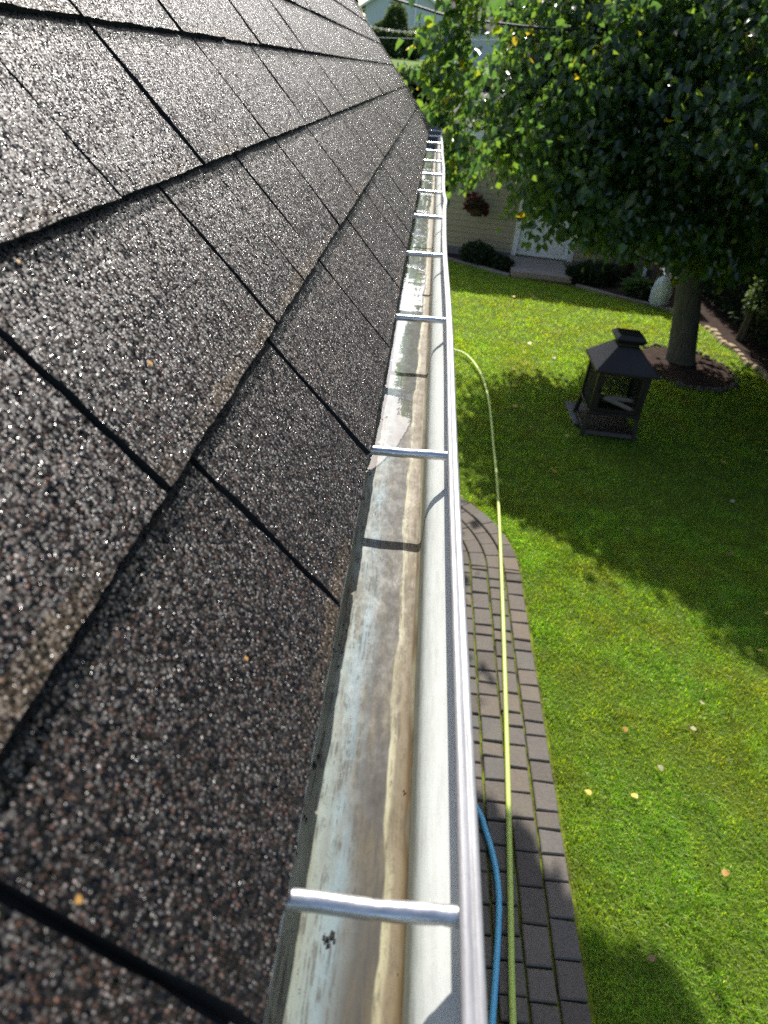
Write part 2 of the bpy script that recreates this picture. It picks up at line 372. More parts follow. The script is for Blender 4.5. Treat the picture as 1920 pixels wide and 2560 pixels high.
# paved path under the eave: straight, then bending away behind the house
PC = (-.40, 4.15); PR = 1.36
def path_edge(y): 
    if y < PC[1]: return PC[0]+PR
    q = PR*PR-(y-PC[1])**2
    return PC[0]+math.sqrt(q) if q > 0 else -9
EDGE = [(PC[0]-.02, -1.5)] + [(PC[0]+PR+.02, -1.5), (PC[0]+PR+.02, PC[1])] + \
    [(PC[0]+(PR+.02)*math.cos(a), PC[1]+(PR+.02)*math.sin(a)) for a in np.linspace(0.05, math.pi/2, 14)]
path = thing('path', None, None); tag(path, kind='structure')
m = MB(); m.face([(x, y, .012) for x, y in EDGE]); tag(m.build('joint_sand', M_JOINT, path))
m = MB(); cw = .128
for c in range(10):
    r1 = PR-.004-c*cw; r0 = r1-cw+.013
    if r0 < .05: break
    y = -1.4+random.random()*.1
    while y < PC[1]:
        L = random.choice((.10, .13, .15, .17)); y1 = min(y+L-.010, PC[1]-.004)
        if y1-y > .03:
            z = .034+random.uniform(-.003, .003); tx = random.uniform(-.002, .002); a = (random.random(), random.random(), 0, 1)
            x0, x1 = PC[0]+r0, PC[0]+r1; dx = random.uniform(-.003, .003); bv = .006
            jj = [random.uniform(-.003,.003) for _ in range(4)]
            lo = [(x0+dx, y+jj[0]), (x1+dx, y+jj[1]), (x1+dx, y1+jj[2]), (x0+dx, y1+jj[3])]
            cxm, cym = (x0+x1)/2, (y+y1)/2
            hi = [(p[0]+(bv if p[0] < cxm else -bv), p[1]+(bv if p[1] < cym else -bv)) for p in lo]
            zz = [z+tx, z-tx, z-tx, z+tx]
            v = [(p[0], p[1], .005) for p in lo]+[(p[0], p[1], q-.005) for p, q in zip(lo, zz)]+[(p[0], p[1], q) for p, q in zip(hi, zz)]
            f = [(8,9,10,11)]+[(i, (i+1) % 4, 4+(i+1) % 4, 4+i) for i in range(4)]+[(4+i, 4+(i+1) % 4, 8+(i+1) % 4, 8+i) for i in range(4)]
            m.add(v, f, 0, a)
        y += L
    n = max(3, int(r1*math.pi/2/.16)); off = random.random()*.3
    for k in range(n):
        a0 = (k)*math.pi/2/n+.008/r1; a1 = (k+1)*math.pi/2/n
        z = .034+random.uniform(-.003, .003); a = (random.random(), random.random(), 0, 1)
        v = []; S = 3
        for (ri, zi) in ((r0, .005), (r1, .005), (r0, z-.005), (r1, z-.005), (r0+.006, z), (r1-.006, z)):
            for s in range(S+1):
                q = a0+(a1-a0)*s/S; v.append((PC[0]+ri*math.cos(q), PC[1]+ri*math.sin(q), zi))
        f = []; g = lambda row, s: row*(S+1)+s
        for s in range(S):
            f += [(g(4,s), g(5,s), g(5,s+1), g(4,s+1)), (g(3,s), g(3,s+1), g(5,s+1), g(5,s))[::-1], (g(2,s), g(4,s), g(4,s+1), g(2,s+1))[::-1],
                  (g(1,s), g(1,s+1), g(3,s+1), g(3,s))[::-1], (g(0,s), g(2,s), g(2,s+1), g(0,s+1))[::-1]]
        f += [(g(0,0), g(1,0), g(3,0), g(2,0)), (g(2,0), g(3,0), g(5,0), g(4,0)), (g(0,S), g(2,S), g(3,S), g(1,S)), (g(2,S), g(4,S), g(5,S), g(3,S))]
        m.add(v, f, 0, a)
m.build('pavers', M_PAVE, path, attr=True)

# mulch bed round the tree and along the garage
TX, TY = 3.80, 9.60
ring = [(TX+.0+.62*math.cos(a)*1.02, TY-.25+.78*math.sin(a)) for a in np.linspace(0, 2*math.pi, 36, endpoint=False)]
sheet('mulch_bed', ring, .018, M_MULCH)
BED = [(-.5,14.35),(.55,14.25),(1.75,13.45),(2.8,13.25),(3.6,12.75),(4.4,12.30),(4.72,11.75),(4.85,9.9),(5.0,9.1),(5.2,6),(5.3,1),(7.5,1),(7.5,16),(-.5,16)]
sheet('planting_bed', BED, .014, M_MULCH)

# ------------------------------------------------------------------ grass
def leaf_mesh(P, D, N, L, Wd, fold=.25, bend=.15):
    """leaves: base P, direction D, normal N, length L, width Wd -> 6 verts, 2 quads each"""
    n = len(P); Sd = np.cross(D, N); Sd /= np.linalg.norm(Sd, axis=1)[:, None]+1e-9
    L = L[:, None]; Wd = Wd[:, None]
    a = P; tip = P+D*L-N*L*bend
    l1 = P+D*L*.28+Sd*Wd*.5+N*Wd*fold; l2 = P+D*L*.66+Sd*Wd*.36+N*(Wd*fold*.7-L*bend*.4)
    r1 = P+D*L*.28-Sd*Wd*.5+N*Wd*fold; r2 = P+D*L*.66-Sd*Wd*.36+N*(Wd*fold*.7-L*bend*.4)
    V = np.stack([a, l1, l2, tip, r2, r1], 1).reshape(-1, 3)
    F = np.array([[0,1,2,3],[0,3,4,5]])[None]+np.arange(n)[:, None, None]*6
    return V, F.reshape(-1, 4)
def np_mesh(name, V, F, mat, parent=None):
    me = bpy.data.meshes.new(name); k = F.shape[1]
    me.vertices.add(len(V)); me.vertices.foreach_set('co', V.astype(np.float32).ravel())
    me.loops.add(F.size); me.loops.foreach_set('vertex_index', F.astype(np.int32).ravel())
    me.polygons.add(len(F)); me.polygons.foreach_set('loop_start', np.arange(0, F.size, k, dtype=np.int32))
    me.polygons.foreach_set('loop_total', np.full(len(F), k, np.int32))
    me.update(calc_edges=True); return link(name, me, mat, parent)
def unit(v): return v/(np.linalg.norm(v, axis=1)[:, None]+1e-9)
def grass(n, x0, x1, y0, y1, size):
    x = rng.uniform(x0, x1, n); y = rng.uniform(y0, y1, n)
    pe = np.array([path_edge(q) if q < PC[1]+PR else -9 for q in y])
    k = x > pe+rng.normal(.012, .012, n)
    k &= ~in_poly(ring, x, y) & ~in_poly(BED, x, y)
    k &= ~((x > 1.86) & (x < 2.52) & (y > 6.86) & (y < 7.58))
    x, y = x[k], y[k]; n = len(x)
    # clumpy: shorter and thinner in patches
    cl = .75+.35*np.sin(x*7.1+np.sin(y*5.3)*1.7)*np.sin(y*6.3+np.sin(x*4.1)*2)+.15*rng.normal(size=n)
    cl = np.clip(cl, .35, 1.5)
    az = rng.uniform(0, 2*math.pi, n); tilt = np.abs(rng.normal(.55, .35, n))
    D = np.stack([np.cos(az)*np.sin(tilt), np.sin(az)*np.sin(tilt), np.cos(tilt)], 1)
    P = np.stack([x, y, np.full(n, .0)], 1)
    Hh = np.stack([-np.sin(az), np.cos(az), np.zeros(n)], 1)
    L = size*cl*rng.uniform(.6, 1.3, n); w = size*.085*rng.uniform(.7, 1.3, n)
    bendv = np.stack([np.cos(az), np.sin(az), -np.full(n, .5)], 1)
    a = P+Hh*w[:, None]*.5; b = P-Hh*w[:, None]*.5
    mid = P+D*(L*.6)[:, None]; tip = P+D*L[:, None]+bendv*(L*.25)[:, None]
    V = np.stack([b, a, mid+Hh*(w*.45)[:, None], mid-Hh*(w*.45)[:, None], tip], 1).reshape(-1, 3)
    base = np.arange(n)[:, None]*5
    Q = (base+np.array([[0,1,2,3]])); T = base+np.array([[3,2,4,4]])
    return V, Q, T
Vs, Qs, Ts, off = [], [], [], 0
for args in ((230000, .4, 3.4, .2, 5.2, .042), (150000, .4, 5.0, 4.2, 9.5, .048), (85000, .2, 4.9, 9.0, 14.6, .058), (26000, 3.0, 5.4, .5, 5.2, .05)):
    V, Q, T = grass(*args); Vs.append(V); Qs.append(Q+off); Ts.append(T[:, :3]+off); off += len(V)
V = np.concatenate(Vs); Q = np.concatenate(Qs); T = np.concatenate(Ts)
me = bpy.data.meshes.new('grass'); me.vertices.add(len(V)); me.vertices.foreach_set('co', V.astype(np.float32).ravel())
li = np.concatenate([Q.ravel(), T.ravel()]).astype(np.int32); me.loops.add(len(li)); me.loops.foreach_set('vertex_index', li)
ls = np.concatenate([np.arange(len(Q))*4, Q.size+np.arange(len(T))*3]).astype(np.int32)
lt = np.concatenate([np.full(len(Q), 4), np.full(len(T), 3)]).astype(np.int32)
me.polygons.add(len(ls)); me.polygons.foreach_set('loop_start', ls); me.polygons.foreach_set('loop_total', lt); me.update(calc_edges=True)
tag(link('grass', me, M_GRASS), 'bright green mown grass blades covering the lawn', 'grass', kind='stuff')

# ------------------------------------------------------------------ the house whose roof we look along
RP = 0.8421; E = 0.1917; XS, ZS = -.1229, G+.0148; YE = 7.10; NR = 17
U = Vector((-math.cos(RP), 0, math.sin(RP))); NV = Vector((math.sin(RP), 0, math.cos(RP))); O = Vector((XS, 0, ZS))
def rp(y, v, h=0): return O + U*v + NV*h + Vector((0, y, 0))
house = thing('house', 'own house with dark steep asphalt shingle roof above the white gutter', 'house', (0, 0, 0))
rows = {0: [.14,.47,.76,1.16,1.55,1.96,2.18,2.58,2.93,3.27],
        1: [.06,.41,.80,1.0,1.13,1.42,1.78,2.12,2.37,2.48,2.71,3.10,3.47],
        2: [.05,.36,.69,.96,1.36,1.78,2.18,2.63,3.04,3.52],
        3: [.28,.62,.94,1.30,1.57,1.87,2.27,2.36,2.48,2.82,3.20]}
m = MB(); uvs = []
def strip_tab(r, y0, y1, thick, seed, lastrow=False):
    """one tab: grained top sheet with ragged butt edge, sides and butt"""
    rr = random.Random(seed); nx = max(4, int((y1-y0)/.012)); a = (rr.choice((.05,.25,.45,.55,.55,1.4)), rr.random(), rr.random(), 1)
    lift = [thick*(.9+.1*math.sin(k*.5+seed)) for k in range(nx+1)]
    bow = rr.uniform(-.0012, .0016)
    ys = [y0+(y1-y0)*k/nx for k in range(nx+1)]
    bt = [r*E - .001 + rr.uniform(-.0011, .0011) for _ in ys]
    n = len(m.v); NVv = 9
    vv = [0, .12, .24, .36, .48, .6, .72, .84, 1.09]
    for j, q in enumerate(vv):
        for k in range(nx+1):
            v = bt[k]+(r*E+E*q-bt[k]) if j else bt[k]
            h = lift[k]*(1-q)+.0012 + (bow*math.sin(math.pi*min(1,q))*4*q*(1-q) if 0 < q < 1 else 0)
            yy = ys[k] + (rr.uniform(-.0015,.0015) if k in (0, nx) else 0)
            m.v.append(tuple(rp(yy, v, h)))
            uvs.append((k/nx, q))
    for j in range(NVv-1):
        for k in range(nx):
            i = n+j*(nx+1)+k; m.f.append((i, i+1, i+nx+2, i+nx+1)); m.m.append(0); m.a.append(a)
    # butt and side edges
    b = len(m.v)
    for k in range(nx+1): m.v.append(tuple(rp(ys[k], bt[k]+.001, -.0075))); uvs.append((0, 0))
    for k in range(nx): m.f.append((b+k, b+k+1, n+k+1, n+k)); m.m.append(1); m.a.append(a)
    for side in (0, nx):
        b = len(m.v)
        for j, q in enumerate(vv): m.v.append(tuple(rp(ys[side], r*E+E*q, -.0075))); uvs.append((0, 0))
        for j in range(NVv-1):
            p, q = n+j*(nx+1)+side, n+(j+1)*(nx+1)+side
            m.f.append((b+j, p, q, b+j+1) if side == 0 else (b+j, b+j+1, q, p)); m.m.append(1); m.a.append(a)
for r in range(NR):
    cuts = list(rows.get(r, []))
    if not cuts: cuts = [random.uniform(0, .33)]
    y = abs(cuts[-1])
    while y < YE-.4:
        y += random.choice((.31,.34,.36,.40)); cuts.append(y)
    y = abs(cuts[0])
    while y > -1.2:
        y -= random.choice((.31,.34,.37)); cuts.insert(0, y)
    gap = .0125
    joints = {1: (1.0, 2.48), 3: (2.36,), 0: (), 2: ()}.get(r, tuple(c for i, c in enumerate(cuts) if i % 4 == 2))
    cuts.append(YE+.05)
    for k in range(len(cuts)-1):
        y0, y1 = cuts[k], cuts[k+1]
        if y1-y0 < .03: continue
        ga = lambda q: .0030 if q in joints else gap*(.56+.44*min(1, max(0, q/1.5)))*random.uniform(.85, 1.15)
        g0 = ga(y0); g1 = ga(y1)
        strip_tab(r, y0+g0/2, y1-g1/2, random.choice((.0062,.0075,.009)), r*97+k)
me = bpy.data.meshes.new('roof'); me.from_pydata(m.v, [], m.f); me.polygons.foreach_set('material_index', m.m)
ca = me.color_attributes.new('tab', 'FLOAT_COLOR', 'CORNER'); d = []
for p, a in zip(me.polygons, m.a): d += list(a)*p.loop_total
ca.data.foreach_set('color', d)
ul = me.uv_layers.new(name='UVMap'); vi = np.zeros(len(me.loops), np.int32); me.loops.foreach_get('vertex_index', vi)
ul.data.foreach_set('uv', np.array(uvs)[vi].astype(np.float32).ravel())
me.update(); roof = link('roof', me, [M_SH, M_SHE], house)
# roof deck below, the far slope, rake trim, fascia, walls
RL = NR*E
m = MB()
def quadbox(a, b, c, d, t, mb):
    n = (Vector(b)-Vector(a)).cross(Vector(d)-Vector(a)).normalized()*t
    v = [Vector(p) for p in (a,b,c,d)]; v += [p-n for p in v]
    mb.add(v, [(0,1,2,3),(7,6,5,4),(0,4,5,1),(1,5,6,2),(2,6,7,3),(3,7,4,0)])
quadbox(rp(-1.5, .008, -.0085), rp(YE+.03, .008, -.0085), rp(YE+.03, RL, -.0085), rp(-1.5, RL, -.0085), .005, m)
m.build('roof_deck', M_SHE, house)
tp = rp(0, RL); XR = tp.x; ZR = tp.z
m = MB(); bx = 2*XR-XS
quadbox((XR, -1.5, ZR), (XR, YE+.03, ZR), (bx, YE+.03, ZS), (bx, -1.5, ZS), .016, m)
m.build('far_roof_slope', M_RTILE, house)
m = MB()
for hh, w0 in ((-.016, .03),):
    a, b = rp(YE+.052, -.01, .006), rp(YE+.052, RL, .006)
    quadbox(a, b, b+Vector((0,0,-.15)), a+Vector((0,0,-.15)), .02, m)
    a2, b2 = rp(YE+.030, -.012, .0085), rp(YE+.030, RL, .0085)
    quadbox(rp(YE+.030,-.012,.0085), rp(YE+.078,-.012,.0085), rp(YE+.078,RL,.0085), rp(YE+.030,RL,.0085), -.002, m)
m.build('rake_trim', simple('grey brown metal trim', (.20,.18,.155), .5, .15, 20, .1), house)
m = MB(); m.box((-.175, -1.5, G-.16), (-.156, YE, G-.012)); m.build('fascia', M_WHITE, house)
m = MB(); m.box((-.55, -1.5, G-.17), (-.177, YE, G-.155)); m.build('soffit', M_WHITE, house)
m = MB(); m.box((bx+.45, -1.5, -.02), (-.56, YE-.15, G-.18)); 
m.add([(bx+.45, YE-.16, G-.18), (-.56, YE-.16, G-.18), (-.56, YE-.16, G+.2), (XR, YE-.16, ZR-.1), (bx+.45, YE-.16, G+.2)], [(0,1,2,3,4)])
m.build('wall', mat_siding('cream siding', (.5,.48,.42)), house)

# ------------------------------------------------------------------ gutter
GY0, GY1 = -.6, YE+.02
gut = thing('gutter', 'weathered white metal gutter with round spacer tubes along the shingle edge', 'gutter', (0, 0, G))
PROF = [(-.153,.004),(-.153,-.05),(-.153,-.094),(-.151,-.099),(-.146,-.1),(-.12,-.1),(-.09,-.1),(-.06,-.1),(-.041,-.1),(-.037,-.0985),(-.0355,-.094),(-.0345,-.078),(-.0335,-.068),(-.030,-.060),(-.024,-.0535),
        (-.016,-.048),(-.0095,-.043),(-.0045,-.036),(-.0018,-.028),(-.0008,-.018),(-.0006,-.008),(-.0012,-.0015)]
ny = 520; m = MB(); ys = np.linspace(GY0, GY1, ny)
rr = random.Random(3); ph = [rr.uniform(0, 6.28) for _ in range(8)]
def wl(y):
    b = -.0575+.0030*math.sin(y*3.1+ph[0])+.0016*math.sin(y*17+ph[1])+.0011*math.sin(y*43+ph[2])+.0006*math.sin(y*97+ph[3])+.0004*math.sin(y*230+ph[4])
    return b+.008*min(1, max(0, (y-1.8)/3))
def wob(y, k=0):               # the old gutter is not quite straight
    return .0022*math.sin(y*1.9+k)+.0013*math.sin(y*4.7+1+k) - .006*math.exp(-((y-3.02)/.16)**2)*(-1 if k == 0 else 0)
for y in ys:
    for i, (x, z) in enumerate(PROF):
        w = wob(y)*max(0, min(1, (z+.1)/.1)) if x > -.05 else 0
        m.v.append((x+w, y, z + .0006*math.sin(y*9+x*80)))
n = len(PROF)
for j in range(ny-1):
    for i in range(n-1): m.f.append((j*n+i, (j+1)*n+i, (j+1)*n+i+1, j*n+i+1)); m.m.append(0); m.a.append(None)
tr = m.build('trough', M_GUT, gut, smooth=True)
ul = tr.data.uv_layers.new(name='UVMap'); vi = np.zeros(len(tr.data.loops), np.int32); tr.data.loops.foreach_get('vertex_index', vi)
wls = np.array([wl(y) for y in ys]); xs_ = np.array([p[0] for p in m.v]); uu = (xs_-np.repeat(wls, len(PROF))+.07)/.095
ul.data.foreach_set('uv', np.stack([uu, np.zeros(len(uu))], 1)[vi].astype(np.float32).ravel())
s = tr.modifiers.new('solid', 'SOLIDIFY'); s.thickness = .0009; s.offset = 1
LP = [(-.0127,-.005),(-.0130,-.0015),(-.0122,.0008),(-.0105,.0013),(-.0066,.0007),(-.0055,-.0001),(-.0040,.0008),(-.0018,.0013),(-.0002,.0006),(.0008,-.002),(.0010,-.010),(.0008,-.020)]
m = MB()
for y in ys:
    for i, (x, z) in enumerate(LP): m.v.append((x+wob(y), y, z+.0008*math.sin(y*5.3)))
n = len(LP)
for j in range(ny-1):
    for i in range(n-1): m.f.append((j*n+i, (j+1)*n+i, (j+1)*n+i+1, j*n+i+1)); m.m.append(0); m.a.append(None)
lp = m.build('lip', M_LIP, gut, smooth=True); s = lp.modifiers.new('solid', 'SOLIDIFY'); s.thickness = .0006; s.offset = -1
m = MB(); n = len(PROF)
pf = [(x, GY1+.0008, z) for x, z in PROF]
m.face([(-.1535, GY1+.001, .006)]+[(x, GY1+.001, z) for x, z in PROF]+[(0, GY1+.001, .002)])
m.box((-.13, GY1-.012, .0035), (.0005, GY1+.004, .0062))
m.build('end_cap', M_LIP, gut)
FY0, FS = .2227, .61
for k in range(12):
    y = FY0+FS*k; 
    if y > GY1-.05: break
    m = MB(); pts = []; rr = random.Random(k); N = 26
    for i in range(N+1):
        q = i/N; x = -.128+q*.1265
        pts.append((x, y+.0035*math.sin(k)*q + .0006*math.sin(q*9+k), -.0092-.0035*(1-q)))
    rad = [.0066*(1-.10*math.exp(-((i/N-.52)/.035)**2)-.08*math.exp(-((i/N-.85)/.02)**2)) for i in range(N+1)]
    m.tube(pts, rad, 18)
    f = m.build('ferrule', M_ALU, gut, smooth=True)

# water lying along the back of the trough
m = MB(); ny2 = 700; rr = random.Random(3)
WY0 = .90
for j in range(ny2):
    y = WY0+(GY1-.002-WY0)*j/(ny2-1); x1 = wl(y); x1 = -.15+(x1+.15)*min(1, (j/24)**.5)
    m.v += [(-.1522, y, G-.0985), (x1-.003, y, G-.0985), (x1-.001, y, G-.0989), (x1, y, G-.0998)]
for j in range(ny2-1):
    for i in range(3): a = j*4+i; m.f.append((a, a+1, a+5, a+4)); m.m.append(0); m.a.append(None)
wat = m.build('water', M_WAT, smooth=True); tag(wat, kind='structure')

# crumbs of grit and moss lying in the gutter
m = MB(); rr = random.Random(11)
def crumb(x, y, z, s):
    n = rr.randint(5, 8); top = []
    for q in range(n):
        a = 2*math.pi*q/n+rr.uniform(-.3,.3); r = s*rr.uniform(.35, 1.2); top.append((x+math.cos(a)*r, y+math.sin(a)*r*1.2, z))
    c = (x+rr.uniform(-.2,.2)*s, y, z+s*rr.uniform(.3,.6)); k = len(m.v); m.v += top+[c]
    for q in range(n): m.f.append((k+q, k+(q+1) % n, k+n)); m.m.append(0); m.a.append(None)
for c in range(36):                       # clumps below the shingle edge
    y = .12+rr.random()**1.6*1.6; x = -.134+abs(rr.gauss(0, .008)); s0 = rr.uniform(.0010, .0038)
    for _ in range(rr.randint(2, 9)): crumb(x+rr.gauss(0, s0*1.3), y+rr.gauss(0, s0*2.2), G-.0985, s0*rr.uniform(.25,.8))
for _ in range(170): crumb(rr.uniform(-.134, -.062), .1+rr.random()**1.5*2.5, G-.0985, rr.uniform(.0002,.0007))
for _ in range(60): crumb(-.039+rr.gauss(0,.0015), .1+rr.random()**1.4*2.8, G-.0995, rr.uniform(.0003,.0009))
tag(m.build('gutter_grit', M_CRUMB), 'black crumbs of grit and moss scattered on the gutter floor', 'grit', kind='stuff')
m = MB(); rr = random.Random(5)
for _ in range(16): crumb(-.091+rr.gauss(0,.0022), .2424+rr.gauss(0,.0020), G-.0983, rr.uniform(.0008,.0018))
o = m.build('moss_clump', M_CRUMB); tag(o, 'black moss clump on the gutter floor just before the nearest spacer tube', 'moss')
m = MB()
for _ in range(10): crumb(-.0413+rr.gauss(0,.0010), .369+rr.gauss(0,.0016), G-.0993, rr.uniform(.0006,.0016))
o = m.build('leaf_fragment', simple('rusty leaf crumb', (.12,.05,.02), .9, .4, 300, .3)); tag(o, 'rust brown leaf scrap in the gutter just beyond the nearest spacer tube', 'leaf')

# ------------------------------------------------------------------ fallen leaves
def fallen(name, x, y, z, s, mat, label, group, nrm=(0,0,1), seed=0):
    q = random.Random(seed); a = q.uniform(0, 6.28); pts = []
    for t_, w in ((0,0),(.12,.32),(.35,.47),(.6,.40),(.85,.16),(1,0)): pts.append((t_-.5, w))
    top = [(u, w, .12*w+.05*math.sin(u*5)) for u, w in pts]; bot = [(u, -w, .16*w) for u, w in pts[1:-1]]
    v = [(u*math.cos(a)-w*math.sin(a), u*math.sin(a)+w*math.cos(a), h) for u, w, h in top+bot]
    me = bpy.data.meshes.new(name); T = Vector(nrm).to_track_quat('Z','Y').to_matrix()
    me.from_pydata([tuple(T @ Vector(p)*s) for p in v], [], [(0,1,6),(1,2,7,6),(2,3,8,7),(3,4,9,8),(4,5,9)])
    o = link(name, me, mat); o.location = (x, y, z); tag(o, label, 'leaf', group); return o
lawn_leaves = [(1.54,7.86,.06,'y'),(1.2,7.23,.07,'o'),(1.45,5.79,.06,'o'),(1.33,6.72,.06,'o'),(1.57,2.48,.045,'p'),(1.85,2.79,.04,'p'),(1.43,2.72,.04,'o'),(1.38,2.28,.045,'y'),
    (1.13,2.27,.045,'y'),(1.73,1.91,.04,'o'),(1.97,3.0,.04,'p'),(2.77,3.97,.05,'y'),(1.32,7.94,.06,'o'),(1.30,8.43,.07,'y'),(1.26,1.48,.035,'b'),
    (1.97,12.0,.10,'p'),(1.62,11.9,.08,'y'),(1.62,9.5,.08,'y'),(1.5,9.1,.07,'y'),(1.9,9.0,.06,'b'),(2.6,8.4,.06,'y'),(3.98,8.3,.06,'y'),(4.3,7.9,.06,'y'),
    (3.3,6.4,.06,'y'),(3.1,5.6,.05,'p'),(3.9,6.8,.05,'y'),(1.7,6.6,.05,'y'),(4.35,10.3,.09,'y'),(3.35,9.05,.07,'o'),
    (1.95,4.9,.045,'p'),(1.1,5.35,.045,'b'),(2.55,3.55,.04,'y'),(1.5,8.7,.06,'o'),(2.75,4.7,.05,'b')]
WORD = {'y': ('yellow', M_FY), 'o': ('orange', M_FO), 'p': ('pale cream', M_FP), 'b': ('brown', M_FB)}
def zone(y): return 'beside the paved path' if y < 4.6 else ('on the lawn around the fireplace' if y < 9.2 else 'on the far lawn before the garage')
ORD = ['lowest','second lowest','third lowest','fourth lowest','fifth lowest','sixth lowest','seventh lowest','eighth lowest','ninth lowest','tenth lowest','topmost','twelfth']
cnt = {}
for i, (x, y, s, c) in enumerate(sorted(lawn_leaves, key=lambda q: q[1])):
    w, mt = WORD[c]; zn = zone(y); k = cnt.get((c, zn), 0); cnt[(c, zn)] = k+1
    total = sum(1 for q in lawn_leaves if q[3] == c and zone(q[1]) == zn)
    lab = f'small {w} fallen leaf {zn}' + ('' if total == 1 else f', {ORD[k]} in the photo')
    fallen('fallen_leaf', x, y, .045, s*.95, mt, lab, f'{w} leaves fallen {zn}', (random.uniform(-.3,.3), random.uniform(-.3,.3), 1), i)
for (y, v, s, lab) in ((.511,1.356,.0065,'orange leaf scrap lying on the middle shingles, second course up'), (.474,1.916,.004,'tiny tan leaf speck on the shingles at the left picture edge'),
                    (.332,.425,.004,'orange leaf speck on the lowest shingle course, nearer the gutter'), (.148,.657,.0045,'blurred orange leaf bit lowest on the near shingles')):
    p = rp(y, v*E, .010); fallen('leaf_fragment', *p, s, M_FO, lab, None, NV, int(v*100))

# ------------------------------------------------------------------ hoses
def spline(pts, n=14):
    out = []; P = [Vector(p) for p in pts]; P = [P[0]*2-P[1]]+P+[P[-1]*2-P[-2]]
    for i in range(1, len(P)-2):
        for k in range(n):
            t = k/n; a, b, c, d = P[i-1:i+3]
            out.append(.5*((2*b)+(c-a)*t+(2*a-5*b+4*c-d)*t*t+(3*b-a-3*c+d)*t**3))
    return out+[P[-2]]
ypts = [(-.35,9.0),(.15,8.95),(.54,8.83),(.72,8.63),(.86,8.03),(.905,7.21),(.885,6.18),(.86,5.2),(.79,3.8),(.72,2.58),(.67,1.78),(.63,1.19),(.60,.4),(.55,-.5)]
m = MB(); m.tube(spline([(x, y, .062 if x < .97 and y < 5.1 else .058) for x, y in ypts]), .0140, 12)
tag(m.build('garden_hose', M_YH, smooth=True), 'long yellow green garden hose lying across the lawn and pavers', 'hose')
bpts = [(.05,2.75),(.34,2.45),(.53,2.09),(.565,1.99),(.60,1.83),(.61,1.66),(.59,1.46),(.55,1.18),(.50,.85),(.42,.3)]
m = MB(); m.tube(spline([(x, y, .056) for x, y in bpts]), .0140, 12)
tag(m.build('garden_hose', M_BH, smooth=True), 'sky blue garden hose curving out below the gutter onto the pavers', 'hose')

# ------------------------------------------------------------------ linden tree
SXs, SYs = .03, -1.10
LIT = [(.30,2.45),(.56,2.11),(.77,1.82),(.97,1.45),(1.3,1.41),(1.40,1.2),(1.45,0),(3.4,0),(3.1,3.2),(2.6,3.52),(2.11,4.23),(1.66,4.5),(.95,5.2),(.93,7.2),(1.3,8.0),(1.75,8.9),(2.1,10.0),(2.5,9.4),(3.5,9.3),(4.75,9.2),(4.75,11.6),(4.2,11.95),(1.2,12.7),(.9,14),(.30,14.6)]
tree = thing('linden_tree', 'broad leafy linden with grey trunk standing in a ring of mulch', 'tree', (TX, TY, 0))
m = MB(); rr = random.Random(2)
tp_ = [(0,.0,.0,.235),(-.01,.0,.06,.205),(-.03,0,.2,.188),(-.11,0,.6,.178),(-.22,.0,1.1,.170),(-.30,.0,1.6,.165),(-.28,.02,2.2,.15),(0,.05,3.0,.12),(0,.05,4.2,.07),(0,.05,5.4,.03)]
sp = spline([p[:3] for p in tp_], 5); rs = np.interp([p.z for p in sp], [p[2] for p in tp_], [p[3] for p in tp_]).tolist()
m.tube(sp, rs, 16); m.build('trunk', M_BARK, tree, smooth=True)
limbs = [((-3.2,-1.9,3.3),2.2),((-2.6,-1.2,2.6),1.8),((-1.9,.9,3.6),2.2),((.2,-2.6,2.6),1.9),((2.4,-1.4,3.0),2.0),((2.8,.6,3.2),2.1),((-1.3,-2.3,3.2),2.3),((1.0,2.4,3.5),2.3),((-2.9,-.2,3.9),2.4),((1.3,-2.9,3.6),2.5)]
for (tx, ty, tz), z0 in limbs:
    if tx < -1.5: tx, ty = tx*.68, ty*.68
    m = MB(); n = 9; pts = []
    for i in range(n+1):
        q = i/n; pts.append((tx*q+rr.uniform(-.06,.06)*(0<i), ty*q+rr.uniform(-.06,.06)*(0<i), z0+(tz-z0)*(q**.7)+rr.uniform(-.04,.04)))
    m.tube(pts, [.062*(1-.85*i/n) for i in range(n+1)], 8); m.build('limb', M_BARK, tree, smooth=True)
def ell_clusters(n, c, r, rmin=.0, zmin=None):
    d = unit(rng.normal(size=(n*2, 3))); rad = rng.uniform(rmin**3, 1, (n*2, 1))**(1/3)
    P = d*rad*np.array(r)+np.array(c); O_ = d
    k = np.ones(len(P), bool) if zmin is None else P[:, 2] > zmin+rng.uniform(-.25,.25,len(P))
    return P[k][:n], O_[k][:n]
CL, OL = [], []
for n, c, r, rm, zm in ((190, (2.4,8.5,2.25), (1.3,1.2,.6), .2, 1.55), (2100, (4.4,9.4,3.5), (3.1,3.2,2.2), .55, 1.5), (600, (4.4,9.4,3.3), (2.7,2.8,1.8), 0, 1.5),
                    (200, (.55,7.7,3.2), (.80,.32,1.4), .0, 2.15), (200, (1.35,8.3,3.2), (.80,.35,1.55), .0, 1.85), (60, (.45,9.4,2.8), (.6,.4,.8), .0, 2.1), (300, (1.5,9.9,3.3), (.75,1.0,1.3), .0, 1.9), (130, (.72,9.7,3.2), (.35,.9,1.2), .0, 2.1), (340, (.80,6.05,4.35), (.66,.95,.42), .0, 3.7), (130, (1.9,8.6,3.9), (1.2,.4,.9), .0, 3.0), (120, (1.4,10.4,3.0), (1.1,.5,1.0), .0, 2.0), (140,(5.2,7.2,2.9),(1.4,1.2,1.3),.3,1.5)):  # includes an unseen leaf cluster added to shade the near path and grass
    P, D = ell_clusters(n, c, r, rm, zm); CL.append(P); OL.append(D)
CL = np.concatenate(CL); OL = np.concatenate(OL)
per = 22; n = len(CL)*per
